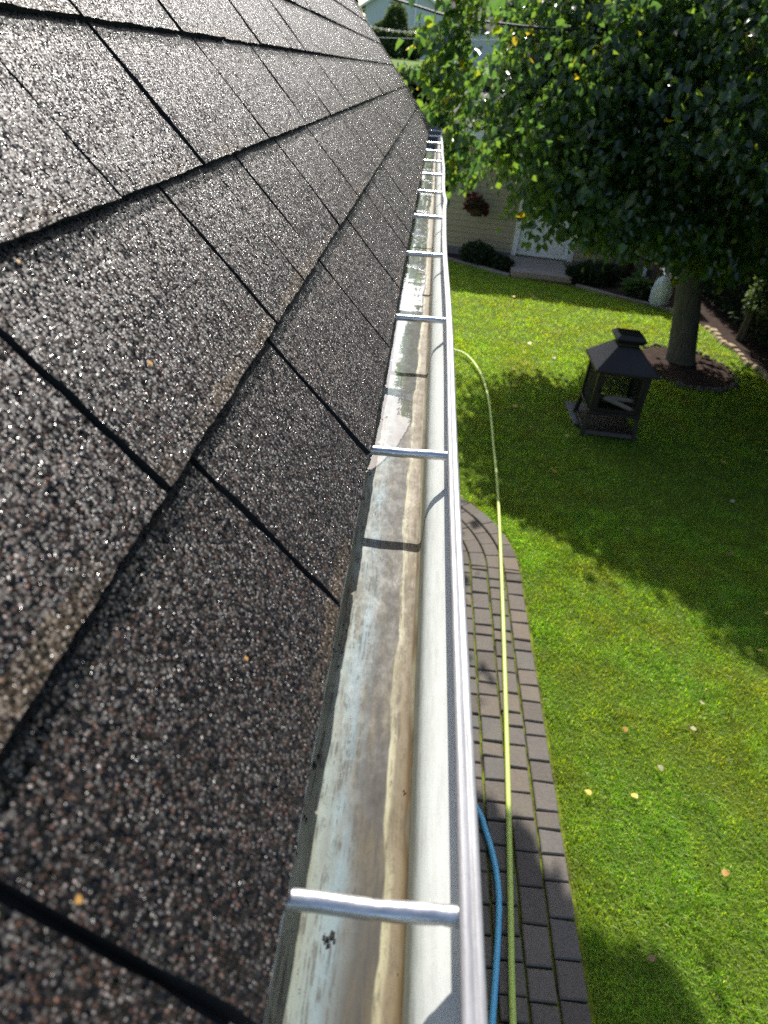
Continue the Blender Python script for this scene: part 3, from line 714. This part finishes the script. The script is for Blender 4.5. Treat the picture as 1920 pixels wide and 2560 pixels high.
cid = np.repeat(np.arange(len(CL)), per)
offs = rng.normal(size=(n, 3))*np.array([.125,.125,.07])
P = CL[cid]+offs
out = OL[cid].copy(); out[:, 2] *= .5; out = unit(out+rng.normal(size=(n,3))*.25)
P[:, 2] -= .5*np.linalg.norm(offs[:, :2], axis=1)      # sprays droop
D = unit(out*.55+np.array([0,0,-.75])+rng.normal(size=(n,3))*.45)
N = unit(np.array([0,0,.75])+out*.45+rng.normal(size=(n,3))*.6)
N = unit(N-D*np.sum(N*D, 1)[:, None])
jit = rng.normal(0, .16, (len(CL), 2))[cid]
gx_ = P[:, 0]+SXs*P[:, 2]; gy_ = P[:, 1]+SYs*P[:, 2]
jit[(gx_ < 1.5) & (gy_ < 2.6)] *= .2
gx_ += jit[:, 0]; gy_ += jit[:, 1]
cr = rng.random(len(CL))
lowleft = (gx_ < 1.5) & (gy_ > 5.8) & (CL[cid][:, 2] > 1.9)
bad = in_poly(LIT, gx_, gy_) & ((cr[cid] > np.where(lowleft, np.where(gx_ < .95, .24, .42), .015)) | (gy_ < 4.6))  # culls leaves that would shade sunlit ground, shaping the tree's shadow
keep = ~bad & (P[:, 2] > 1.12)
keep &= ~((P[:, 1] < 7.1) & (P[:, 0] < 2.0) & (P[:, 2] < 3.133+.105*P[:, 1]))  # keeps the added shade cluster above the view
# nothing grows onto the roof or gutter
keep &= ~((P[:, 0] < .06) & (P[:, 1] < 7.6) & (P[:, 2] < 3.0)) & ~((P[:,0] < -.55))
keep &= ~((P[:, 0] < .12) & (P[:, 2] < 2.0))
keep &= ~((P[:, 0] < np.where(P[:, 1] > 6.5, .38, .08)) & (P[:, 2] > 3.133+.12*P[:, 1]))  # cut so the gutter water mirrors open sky
P, D, N = P[keep], D[keep], N[keep]; n = len(P)
L = rng.uniform(.06, .118, n); Wd = L*rng.uniform(.75, .95, n)
V, F = leaf_mesh(P-np.array([TX,TY,0]), D, N, L, Wd)
np_mesh('crown', V, F, M_LEAF, tree)

# ring of small edging stones
K = 34
e0 = None
for k in range(K):
    a = 2*math.pi*k/K; px, py = TX+.66*math.cos(a), TY-.25+.83*math.sin(a)
    if e0 is None:
        m = MB(); m.frustum((0,0), (.055,.035), 0, (.045,.026), .05); m.frustum((0,0), (.045,.026), .0501, (.035,.018), .058, bottom=False)
        e0 = m.build('edging_stone', simple('dark edging stone', (.10,.085,.07), .9, .35, 25, .8), bevel=.006); o = e0
    else: o = e0.copy(); COL.objects.link(o)
    o.location = (px, py, .0); o.rotation_euler = (random.uniform(-.25,.25), random.uniform(-.25,.25), a+math.pi/2+random.uniform(-.5,.5)); s_ = random.uniform(.6,1.2); o.scale = (s_*random.uniform(.7,1.2), s_, s_*.8)
    tag(o, 'small grey stone edging the mulch ring around the tree trunk', 'stone', 'edging stones of the tree ring')

# ------------------------------------------------------------------ hedges, shrubs
def foliage_box(name, n, boxes, mat, parent, size=.06, flat=.0):
    Ps, Os = [], []
    for lo, hi in boxes:
        lo, hi = np.array(lo, float), np.array(hi, float); c = (lo+hi)/2; h = (hi-lo)/2
        q = rng.uniform(-1, 1, (n, 3)); ax = rng.choice(3, n, p=[h[1]*h[2]/(h[1]*h[2]+h[0]*h[2]+h[0]*h[1]), h[0]*h[2]/(h[1]*h[2]+h[0]*h[2]+h[0]*h[1]), h[0]*h[1]/(h[1]*h[2]+h[0]*h[2]+h[0]*h[1])])
        sg = rng.choice([-1, 1], n); q[np.arange(n), ax] = sg
        nr = np.zeros((n, 3)); nr[np.arange(n), ax] = sg
        bump = .10*np.sin(q[:, 0]*7+q[:, 1]*9)*np.sin(q[:, 2]*8+q[:,1]*13)+rng.normal(0, .05, n)
        Ps.append(c+q*h+nr*(bump-.05)[:, None]); Os.append(nr)
    P, O_ = np.concatenate(Ps), np.concatenate(Os); n = len(P)
    D = unit(O_*.5+rng.normal(size=(n,3))*.6+np.array([0,0,.25])); N = unit(O_+rng.normal(size=(n,3))*.6); N = unit(N-D*np.sum(N*D,1)[:,None]+1e-4)
    L = rng.uniform(.6,1.4,n)*size; V, F = leaf_mesh(P, D, N, L, L*.6); return np_mesh(name, V, F, mat, parent)
def foliage_ell(name, n, ells, mat, parent, size=.06, up=.2):
    Ps, Os = [], []
    for c, r in ells:
        d = unit(rng.normal(size=(n,3))); rad = rng.uniform(.45, 1, (n,1))**.5
        w = 1+.16*np.sin(d[:,0]*6+d[:,2]*5)[:,None]*np.sin(d[:,1]*7+d[:,2]*4)[:,None]
        P = np.array(c)+d*rad*np.array(r)*w; k = P[:,2] > .01; Ps.append(P[k]); Os.append(d[k])
    P, O_ = np.concatenate(Ps), np.concatenate(Os); n = len(P)
    D = unit(O_*.6+rng.normal(size=(n,3))*.55+np.array([0,0,up])); N = unit(O_*.5+np.array([0,0,.6])+rng.normal(size=(n,3))*.5); N = unit(N-D*np.sum(N*D,1)[:,None]+1e-4)
    L = rng.uniform(.6,1.4,n)*size; V, F = leaf_mesh(P, D, N, L, L*.62); return np_mesh(name, V, F, mat, parent)
M_CORE = simple('dark twig core', (.014,.014,.010), 1, .3, 20, .5, spec=.05)
def stems(parent, pts, r=.015, mat=None, name='stem', h=.3):
    m = MB()
    for x, y in pts: m.tube([(x, y, -.02), (x+.02, y, h*.5), (x+.01, y+.02, h)], [r, r*.8, r*.4], 6)
    return m.build(name, mat or M_BARK, parent)
hd = thing('hedge', 'tall dark hedge running along the right side behind the tree', 'hedge', (5.9, 8, 0))
foliage_box('foliage', 40000, [((-.62,-7,.15),(1.2,6.6,3.5))], M_HEDGE, hd, .085)
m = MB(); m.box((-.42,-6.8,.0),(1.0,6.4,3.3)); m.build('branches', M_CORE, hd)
hb = thing('hedge', 'dark trimmed hedge behind the far end of the gutter', 'hedge', (-2, 18.0, 0))
foliage_box('foliage', 26000, [((-5,-.75,.1),(3.2,.55,3.0))], M_HEDGE, hb, .09)
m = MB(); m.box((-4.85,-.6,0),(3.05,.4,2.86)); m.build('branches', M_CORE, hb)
def shrub(name, label, cat, x, y, ells, mat, n, size, h, z=0.0, group=None):
    t = thing(name, label, cat, (x, y, z), group)
    foliage_ell('foliage', n, ells, mat, t, size); stems(t, [(0,0),(.04,.03),(-.05,.02)], .012 if h < .6 else .03, h=h); return t
shrub('shrub', 'loose dark shrub against the tan garage wall left of the door', 'shrub', 1.05, 14.1, [((0,0,.20),(.32,.25,.22)),((.25,.0,.14),(.22,.2,.16))], M_HEDGE, 1500, .05, .2)
shrub('shrub', 'low round shrub just left of the garage door step', 'shrub', 1.55, 13.85, [((0,0,.12),(.22,.18,.15))], M_HEDGE, 1100, .045, .12)
shrub('shrub', 'wide dark shrub right of the garage door step', 'shrub', 3.35, 13.65, [((0,0,.18),(.42,.3,.24)),((-.35,-.05,.12),(.24,.2,.16))], M_HEDGE, 1700, .055, .2)
t = thing('hosta', 'light green leafy plant beside the white downspout', 'plant', (4.02, 12.95, 0)); rr = random.Random(8)
q = np.linspace(0, 6.28, 90)+rng.normal(0,.1,90); D = unit(np.stack([np.cos(q), np.sin(q), rng.uniform(.3,1.4,90)],1)); P = np.stack([np.cos(q)*.08, np.sin(q)*.06, rng.uniform(.05,.3,90)],1)
N = unit(np.array([0,0,1.])-D*D[:,2:3]+1e-4); V, F = leaf_mesh(P, D, N, rng.uniform(.18,.34,90), rng.uniform(.05,.09,90), .2, .45); np_mesh('foliage', V, F, M_HOSTA, t)
stems(t, [(0,0),(.03,.02)], .01, h=.1)
shrub('vine', 'sunlit pale leaves climbing low on the dark hedge right of the trunk', 'vine', 5.15, 10.9, [((0,-.2,.75),(.16,.45,.3)),((.05,.1,1.25),(.14,.3,.25))], M_SHRUB, 320, .08, .8)

# beyond the hedge: conical shrub, pale shrub, evergreen
bz = gz(0, 25)
t = thing('conical_shrub', 'green pointed shrub standing before the blue grey house', 'shrub', (-2.35, 40, gz(0,40)-.03))
foliage_ell('foliage', 5200, [((0,0,.55),(1.4,1.0,.65)),((-.1,0,1.2),(.55,.5,.95)),((-.6,0,.8),(.7,.5,.55)),((.85,0,.6),(.55,.5,.6))], M_SHRUB, t, .10); stems(t, [(0,0),(.1,.0),(-.1,0)], .04, h=1.2)
t = thing('shrub', 'pale green shrub beyond the roof edge beside the neighbour house corner', 'shrub', (-5.2, 45.0, gz(0,45)-.03))
foliage_ell('foliage', 3000, [((0,0,1.1),(.8,.7,1.15))], mat_leafy('pale shrub foliage', [(0,(.09,.13,.06)),(1,(.22,.26,.15))], .55, .35, .35), t, .10); stems(t, [(0,0),(.1,0)], .04, h=1.2)
t = thing('evergreen_tree', 'dark evergreen rising behind the neighbour house eave', 'tree', (-8.3, 63.0, gz(0,63)-.03))
foliage_ell('crown', 6500, [((0,0,1.8),(2.0,1.8,1.6)),((0,0,3.6),(1.4,1.3,1.6)),((0,0,5.4),(.8,.8,1.5))], M_FIR, t, .2); stems(t, [(0,0)], .16, name='trunk', h=5.5)

t = thing('dense_tree', 'dark leafy tree behind the garage, glimpsed through gaps in the linden crown', 'tree', (7.2, 24.5, gz(0,24.5)-.03))
foliage_ell('crown', 5200, [((0,0,2.6),(5.2,2.4,2.9)),((-3.2,-.4,1.6),(2.4,1.6,1.9)),((3,0,3.4),(3,2,2.4))], M_HEDGE, t, .26); stems(t, [(0,0)], .2, name='trunk', h=3.5)

# ------------------------------------------------------------------ neighbour house
NH = thing('neighbour_house', 'blue grey sided gable house with white trim far beyond the hedge', 'house', (-5.4, 55.0, gz(0,55)-.10))
m = MB(); w, dp, hh = 5.2, 9.0, 2.85; pk = hh+w/2*.62
m.add([(0,0,0),(w,0,0),(w,0,hh),(w/2,0,pk),(0,0,hh),(0,dp,0),(w,dp,0),(w,dp,hh),(w/2,dp,pk),(0,dp,hh)], [(0,1,2,3,4),(9,8,7,6,5),(0,4,9,5),(1,6,7,2),(2,7,8,3),(3,8,9,4),(0,5,6,1)])
m.build('wall', M_BLUE, NH)
m = MB(); ov = .5; sl_ = .62
quadbox((-ov, -.3, hh-ov*sl_+.06), (w/2, -.3, pk+.06), (w/2, dp+.3, pk+.06), (-ov, dp+.3, hh-ov*sl_+.06), -.07, m)
quadbox((w/2, -.3, pk+.062), (w+ov, -.3, hh-ov*sl_+.062), (w+ov, dp+.3, hh-ov*sl_+.062), (w/2, dp+.3, pk+.062), -.07, m)
m.build('roof', M_RTILE, NH)
m = MB()
for a, b in (((-ov,-.305,hh-ov*sl_-.02),(w/2,-.305,pk-.02)), ((w/2,-.305,pk-.02),(w+ov,-.305,hh-ov*sl_-.02))):
    quadbox(a, b, (b[0], b[1], b[2]+.16), (a[0], a[1], a[2]+.16), .03, m)
m.build('rake_trim', M_WHITE, NH)
m = MB(); m.box((3.24,-.09,.1),(3.36,-.01,pk-.75)); m.build('downspout', M_WHITE, NH)
m = MB(); m.box((w+.2, 2.5, 0),(w+7, 9, 2.3)); m.build('annex_wall', M_BLUE, NH)
m = MB(); quadbox((w-.4, 1.9, 2.35), (w+9, 1.9, 2.35), (w+9, 6.5, 5.4), (w-.4, 6.5, 5.4), .1, m); m.build('annex_roof', M_RTILE, NH)

# ------------------------------------------------------------------ garage
GA = thing('garage', 'tan sided garage with white door standing across the lawn', 'garage', (.35, 14.85, 0), rz=R(-2.5))
Wg, Hg, Dg = 4.35, 2.25, 5.0
m = MB()
for lo, hi in (((0,0,.0),(1.46,.12,Hg)), ((2.70,0,0),(Wg,.12,Hg)), ((1.46,0,2.13),(2.70,.12,Hg)), ((1.46,0,0),(2.70,.12,.12)), ((0,.12,0),(.12,Dg,Hg)), ((Wg-.12,.12,0),(Wg,Dg,Hg)), ((.12,Dg-.12,0),(Wg-.12,Dg,Hg))): m.box(lo, hi)
m.build('wall', M_TAN, GA)
m = MB(); quadbox((-.2,-.32,Hg+.0), (Wg+.2,-.32,Hg+.0), (Wg+.2,Dg*.5,Hg+.55), (-.2,Dg*.5,Hg+.55), -.08, m); quadbox((-.2,Dg*.5,Hg+.552), (Wg+.2,Dg*.5,Hg+.552), (Wg+.2,Dg+.3,Hg), (-.2,Dg+.3,Hg), -.08, m)
m.build('roof', simple('dark garage shingles', (.045,.043,.038), .9, .25, 25, .5), GA)  # dark tone stands in for shaded crown interior seen between the leaves
m = MB(); m.box((-.2,-.36,Hg-.10),(Wg+.2,-.322,Hg+.05)); m.build('fascia', M_WHITE, GA)
dr = MB(); dr.box((1.56,.05,.14),(2.60,.09,2.06)); door = dr.build('door', simple('white door paint', (.72,.76,.80), .4, .05, 6, .05), GA)
for (a, b) in ((.24,.85),(.97,1.95)):
    for (p, q) in ((1.66,2.02),(2.14,2.50)):
        m = MB(); m.box((p,.036,a),(q,.049,b)); m.build('panel', M_WHITE, door, bevel=.006)
m = MB(); m.tube([(2.54,.05,1.05),(2.54,.0,1.05)], .025, 10); m.build('handle', M_STEEL, door)
m = MB(); m.box((1.455,-.02,.123),(1.555,.05,2.16)); m.box((2.605,-.02,.123),(2.705,.05,2.16)); m.box((1.555,-.02,2.062),(2.605,.05,2.16)); m.build('door_frame', M_WHITE, GA)
for a_, b_ in ((-.01,1.45),(2.71,Wg+.01)):
    m = MB(); m.box((a_,-.015,.0),(b_,-.002,.16)); m.build('foundation', M_STONE, GA)
m = MB(); m.tube([(4.22,-.05,Hg-.15),(4.2,-.07,1.2),(4.17,-.09,.25),(4.12,-.28,.06)], .045, 8); m.build('downspout', M_WHITE, GA)
m = MB(); m.box((1.72, 13.42, 0), (2.86, 14.72, .12)); o = m.build('door_step', M_BRICK, bevel=.01); tag(o, 'pinkish concrete step slab in front of the white garage door', 'step')
# curb along the bed
m = MB(); cp = [(.2,14.32),(.62,14.18),(1.1,13.85),(1.68,13.42)]; cp2 = [(2.92,13.22),(3.6,12.73),(4.1,12.45),(4.42,12.26),(4.70,11.72)]
for c_, lab in ((cp, 'low stone curb edging the bed left of the garage step'), (cp2, 'low stone curb edging the bed between garage step and hedge')):
    m = MB()
    for (a, b) in zip(c_[:-1], c_[1:]):
        d = Vector((b[0]-a[0], b[1]-a[1], 0)); T = Matrix.Translation((a[0], a[1], 0)) @ Matrix.Rotation(math.atan2(d.y, d.x), 4, 'Z')
        m.box((0.002,-.05,0), (d.length-.004,.05,.055), T=T)
    tag(m.build('curb', M_CURB, bevel=.008), lab, 'curb')
# sandstone rubble strip along the hedge
e1 = None
for k in range(16):
    y = 11.4-k*.18; x = 4.79+.03*math.sin(k*1.3)+ (11.4-y)*.06
    m = MB(); m.frustum((0,0), (.06,.08), 0, (.04,.06), .05)
    if e1 is None: e1 = m.build('edging_stone', simple('sandy edging stone', (.36,.28,.17), .9, .3, 20, .6), bevel=.01); o = e1
    else: o = e1.copy(); COL.objects.link(o)
    o.location = (x, y, 0); o.rotation_euler.z = random.uniform(-.4,.4); s_ = random.uniform(.8,1.3); o.scale = (s_, s_, s_)
    tag(o, 'sandy stone in the row along the foot of the hedge', 'stone', 'sandy stones along the hedge')

# rain barrel
t = thing('rain_barrel', 'dark brown barrel against the tan wall beside the downspout', 'barrel', (3.98, 14.25, 0))
m = MB(); prof = [(.18,0),(.215,.15),(.23,.35),(.215,.55),(.185,.68)]
N_ = 22; 
for r0, z in prof:
    for k in range(N_): a = 2*math.pi*k/N_; m.v.append((r0*math.cos(a), r0*math.sin(a), z))
for j in range(len(prof)-1):
    for k in range(N_): m.f.append((j*N_+k, j*N_+(k+1)%N_, (j+1)*N_+(k+1)%N_, (j+1)*N_+k)); m.m.append(0); m.a.append(None)
m.build('barrel_body', M_BARREL, t, smooth=True)
m = MB()
for z, r0 in ((.12,.213),(.35,.234),(.58,.212)): m.tube([(r0*math.cos(a), r0*math.sin(a), z) for a in np.linspace(0, 2*math.pi, 30)], .008, 6, cap=False)
m.build('hoop', M_STEEL, t)
m = MB(); m.tube([(0,0,.66),(0,0,.70)], [.195,.19], 22); m.build('lid', M_BARREL, t)

# white bag beside the trunk
t = thing('plastic_bag', 'bluish white tied plastic sack standing left of the tree trunk', 'bag', (4.22, 12.42, 0))
m = MB(); prof = [(.02,.0),(.10,.01),(.15,.10),(.165,.26),(.14,.42),(.10,.50),(.035,.545),(.03,.56),(.07,.61),(.09,.66)]; N_ = 28
for j, (r0, z) in enumerate(prof):
    for k in range(N_):
        a = 2*math.pi*k/N_; w_ = 1+.10*math.sin(a*5+j)*(1 if j > 1 else 0)+.06*math.sin(a*9+j*2); m.v.append((r0*w_*math.cos(a)*1.05, r0*w_*math.sin(a)*.8, z))
for j in range(len(prof)-1):
    for k in range(N_): m.f.append((j*N_+k, j*N_+(k+1)%N_, (j+1)*N_+(k+1)%N_, (j+1)*N_+k)); m.m.append(0); m.a.append(None)
m.build('sack', M_BAG, t, smooth=True)
m = MB(); m.tube([(.037*math.cos(a), .03*math.sin(a), .552) for a in np.linspace(0, 2*math.pi, 16)], .006, 6, cap=False); m.build('tie', M_BLACK, t)

# hanging basket on the garage eave
t = thing('hanging_basket', 'hanging basket of dark red flowers against the tan garage wall', 'flower basket', (.92, 14.35, .86))
m = MB(); prof = [(.03,-.02),(.09,.0),(.14,.06),(.165,.14)]; N_ = 20
for r0, z in prof:
    for k in range(N_): a = 2*math.pi*k/N_; m.v.append((r0*math.cos(a), r0*math.sin(a), z))
for j in range(len(prof)-1):
    for k in range(N_): m.f.append((j*N_+k, j*N_+(k+1)%N_, (j+1)*N_+(k+1)%N_, (j+1)*N_+k)); m.m.append(0); m.a.append(None)
m.build('basket', M_BARREL, t)
foliage_ell('foliage', 500, [((0,0,.18),(.17,.16,.12))], M_SHRUB, t, .06)
foliage_ell('flowers', 230, [((-.08,-.06,.23),(.17,.15,.17)),((.14,0,.12),(.10,.12,.12))], M_RED, t, .055)
m = MB()
for a in (0,2.1,4.2): m.tube([(.16*math.cos(a), .16*math.sin(a), .14), (0,0,.55)], .003, 5)
m.tube([(0,0,.55),(0,.02,.9),(0,.1,1.36)], .003, 5); m.build('hanger', M_BLACK, t)

# ------------------------------------------------------------------ outdoor fireplace
FX, FY = 2.17, 7.01
t = thing('outdoor_fireplace', 'black steel lantern shaped outdoor fireplace with mesh sides on the lawn', 'fireplace', (FX, FY, 0), rz=R(-1))
m = MB()
m.frustum((0,0), (.285,.285), .03, (.272,.272), .075); m.build('base_tray', M_STEEL, t, bevel=.004)
for sx in (-1,1):
    for sy in (-1,1):
        m = MB(); m.frustum((0,0),(.018,.018),0,(.018,.018),.001)
        m = MB(); m.add([(sx*.28+dx*.02, sy*.28+dy*.02, .0) for dx,dy in ((-1,-1),(1,-1),(1,1),(-1,1))]+[(sx*.25+dx*.02, sy*.25+dy*.02, .26) for dx,dy in ((-1,-1),(1,-1),(1,1),(-1,1))], [(3,2,1,0),(4,5,6,7),(0,1,5,4),(1,2,6,5),(2,3,7,6),(3,0,4,7)])
        m.build('leg', M_STEEL, t)
        m = MB(); m.box((sx*.25-.02, sy*.25-.02, .2905),(sx*.25+.02, sy*.25+.02, .735)); m.build('post', M_STEEL, t)
m = MB(); m.box((-.275,-.275,.261),(.275,.275,.29)); m.build('fire_shelf', M_STEEL, t, bevel=.004)
for side in range(4):
    p = MB(); T = Matrix.Rotation(side*math.pi/2, 4, 'Z')
    N1 = 27
    for i in range(N1):
        x = -.225+.45*i/(N1-1); p.box((x-.0038,-.2515,.31),(x+.0038,-.2485,.725), T=T)
    for i in range(24):
        z = .315+.40*i/23; p.box((-.228,-.2482,z-.0038),(.228,-.2455,z+.0038), T=T)
    if side != 0: p.build('mesh_panel', M_MESH, t)
    else:
        q = MB()
        for lo, hi in (((-.229,-.262,.30),(-.195,-.242,.73)), ((.195,-.262,.30),(.229,-.242,.73)), ((-.195,-.262,.30),(.195,-.242,.33)), ((-.195,-.262,.70),(.195,-.242,.73))): q.box(lo, hi)
        dd = q.build('door', M_STEEL, t)
        h_ = MB(); h_.tube([(-.21,-.263,.48),(-.21,-.285,.49),(-.21,-.285,.54),(-.21,-.263,.55)], .006, 6); h_.build('handle', M_STEEL, dd)
m = MB(); m.frustum((0,0),(.325,.325),.736,(.325,.325),.757); m.frustum((0,0),(.318,.318),.7575,(.115,.115),.965, bottom=False); m.build('hood', M_STEEL, t, bevel=.004)
m = MB(); m.frustum((0,0),(.10,.10),.966,(.10,.10),.995); m.frustum((0,0),(.125,.125),.996,(.155,.155),1.045); m.frustum((0,0),(.155,.155),1.046,(.12,.12),1.085, bottom=False); m.build('chimney_cap', M_STEEL, t, bevel=.004)
for i, (a, b, mt, lab) in enumerate((((-.10,-.15,.42),(.20,-.12,.40),M_LOG,'upper pale split log resting inside the fireplace'), ((-.13,-.17,.42),(.22,-.19,.315),M_LOG,'lower pale split log sloping inside the fireplace'), ((-.18,.05,.33),(.18,.10,.33),M_CHAR,'charred log at the back inside the fireplace'))):
    m = MB(); A = Vector(a)+Vector((FX,FY,0)); B = Vector(b)+Vector((FX,FY,0)); m.tube([A, A.lerp(B,.5)+Vector((0,0,.004)), B], [.022,.025,.021], 6); tag(m.build('firewood_log', mt), lab, 'log')
m = MB(); m.box((1.84,6.98,0),(2.36,7.58,.035)); tag(m.build('stone_slab', M_STONE, bevel=.008), 'grey stone slab under the rear left of the fireplace', 'slab')

# ------------------------------------------------------------------ overhead lines
def cable(name, pts, r, mat, label, cat):
    m = MB(); m.tube(spline(pts, 8), r, 7); o = m.build(name, mat); tag(o, label, cat); return o

cable('power_cable', [(-6,9,4.35),(-2.6,9,3.98),(-1.15,9,3.80),(-.42,9,3.69),(-.09,9,3.64),(.4,9,3.62),(1.4,9.2,3.66),(3.2,9.5,3.9)], .0135, M_BLACK, 'thick black overhead cable crossing in front of the blue grey house', 'cable')
M_WIRE = simple('white wire', (.7,.7,.68), .4, .05, 40, .05)
sl_ = thing('string_lights', 'sagging white string of small lights above the far hedge', 'string lights', (0, 12, 0))
spts = [(-5,0,4.5),(-2.6,0,3.78),(-1.54,0,3.615),(-1.13,0,3.58),(-.84,0,3.562),(-.55,0,3.568),(-.15,0,3.60),(.42,0,3.66),(.8,0,3.72)]
m = MB(); sp = spline(spts, 16)
for k in range(2): m.tube([p+Vector((0, .010*math.cos(i*.9+k*math.pi), .010*math.sin(i*.9+k*math.pi))) for i, p in enumerate(sp)], .0045, 5)
m.build('wire', M_WIRE, sl_)
M_BULB = simple('pale yellow bulb', (.75,.66,.38), .25, .05, 40, .05)
for i in range(18):
    p = sp[20+i*5]; m = MB(); m.tube([p+Vector((0,0,.016)), p+Vector((0,0,.004)), p+Vector((0,0,-.014)), p+Vector((0,0,-.028))], [.009,.017,.017,.006], 8); m.build('bulb', M_BULB, sl_, smooth=True)
cable('washing_line', [(-5,14,3.75),(-1.5,14,3.50),(-1.23,14,3.515),(-.82,14,3.54),(-.28,14,3.58),(.53,14,3.64),(.8,14,3.67)], .004, M_WIRE, 'thin white line stretched below the string of lights', 'line')
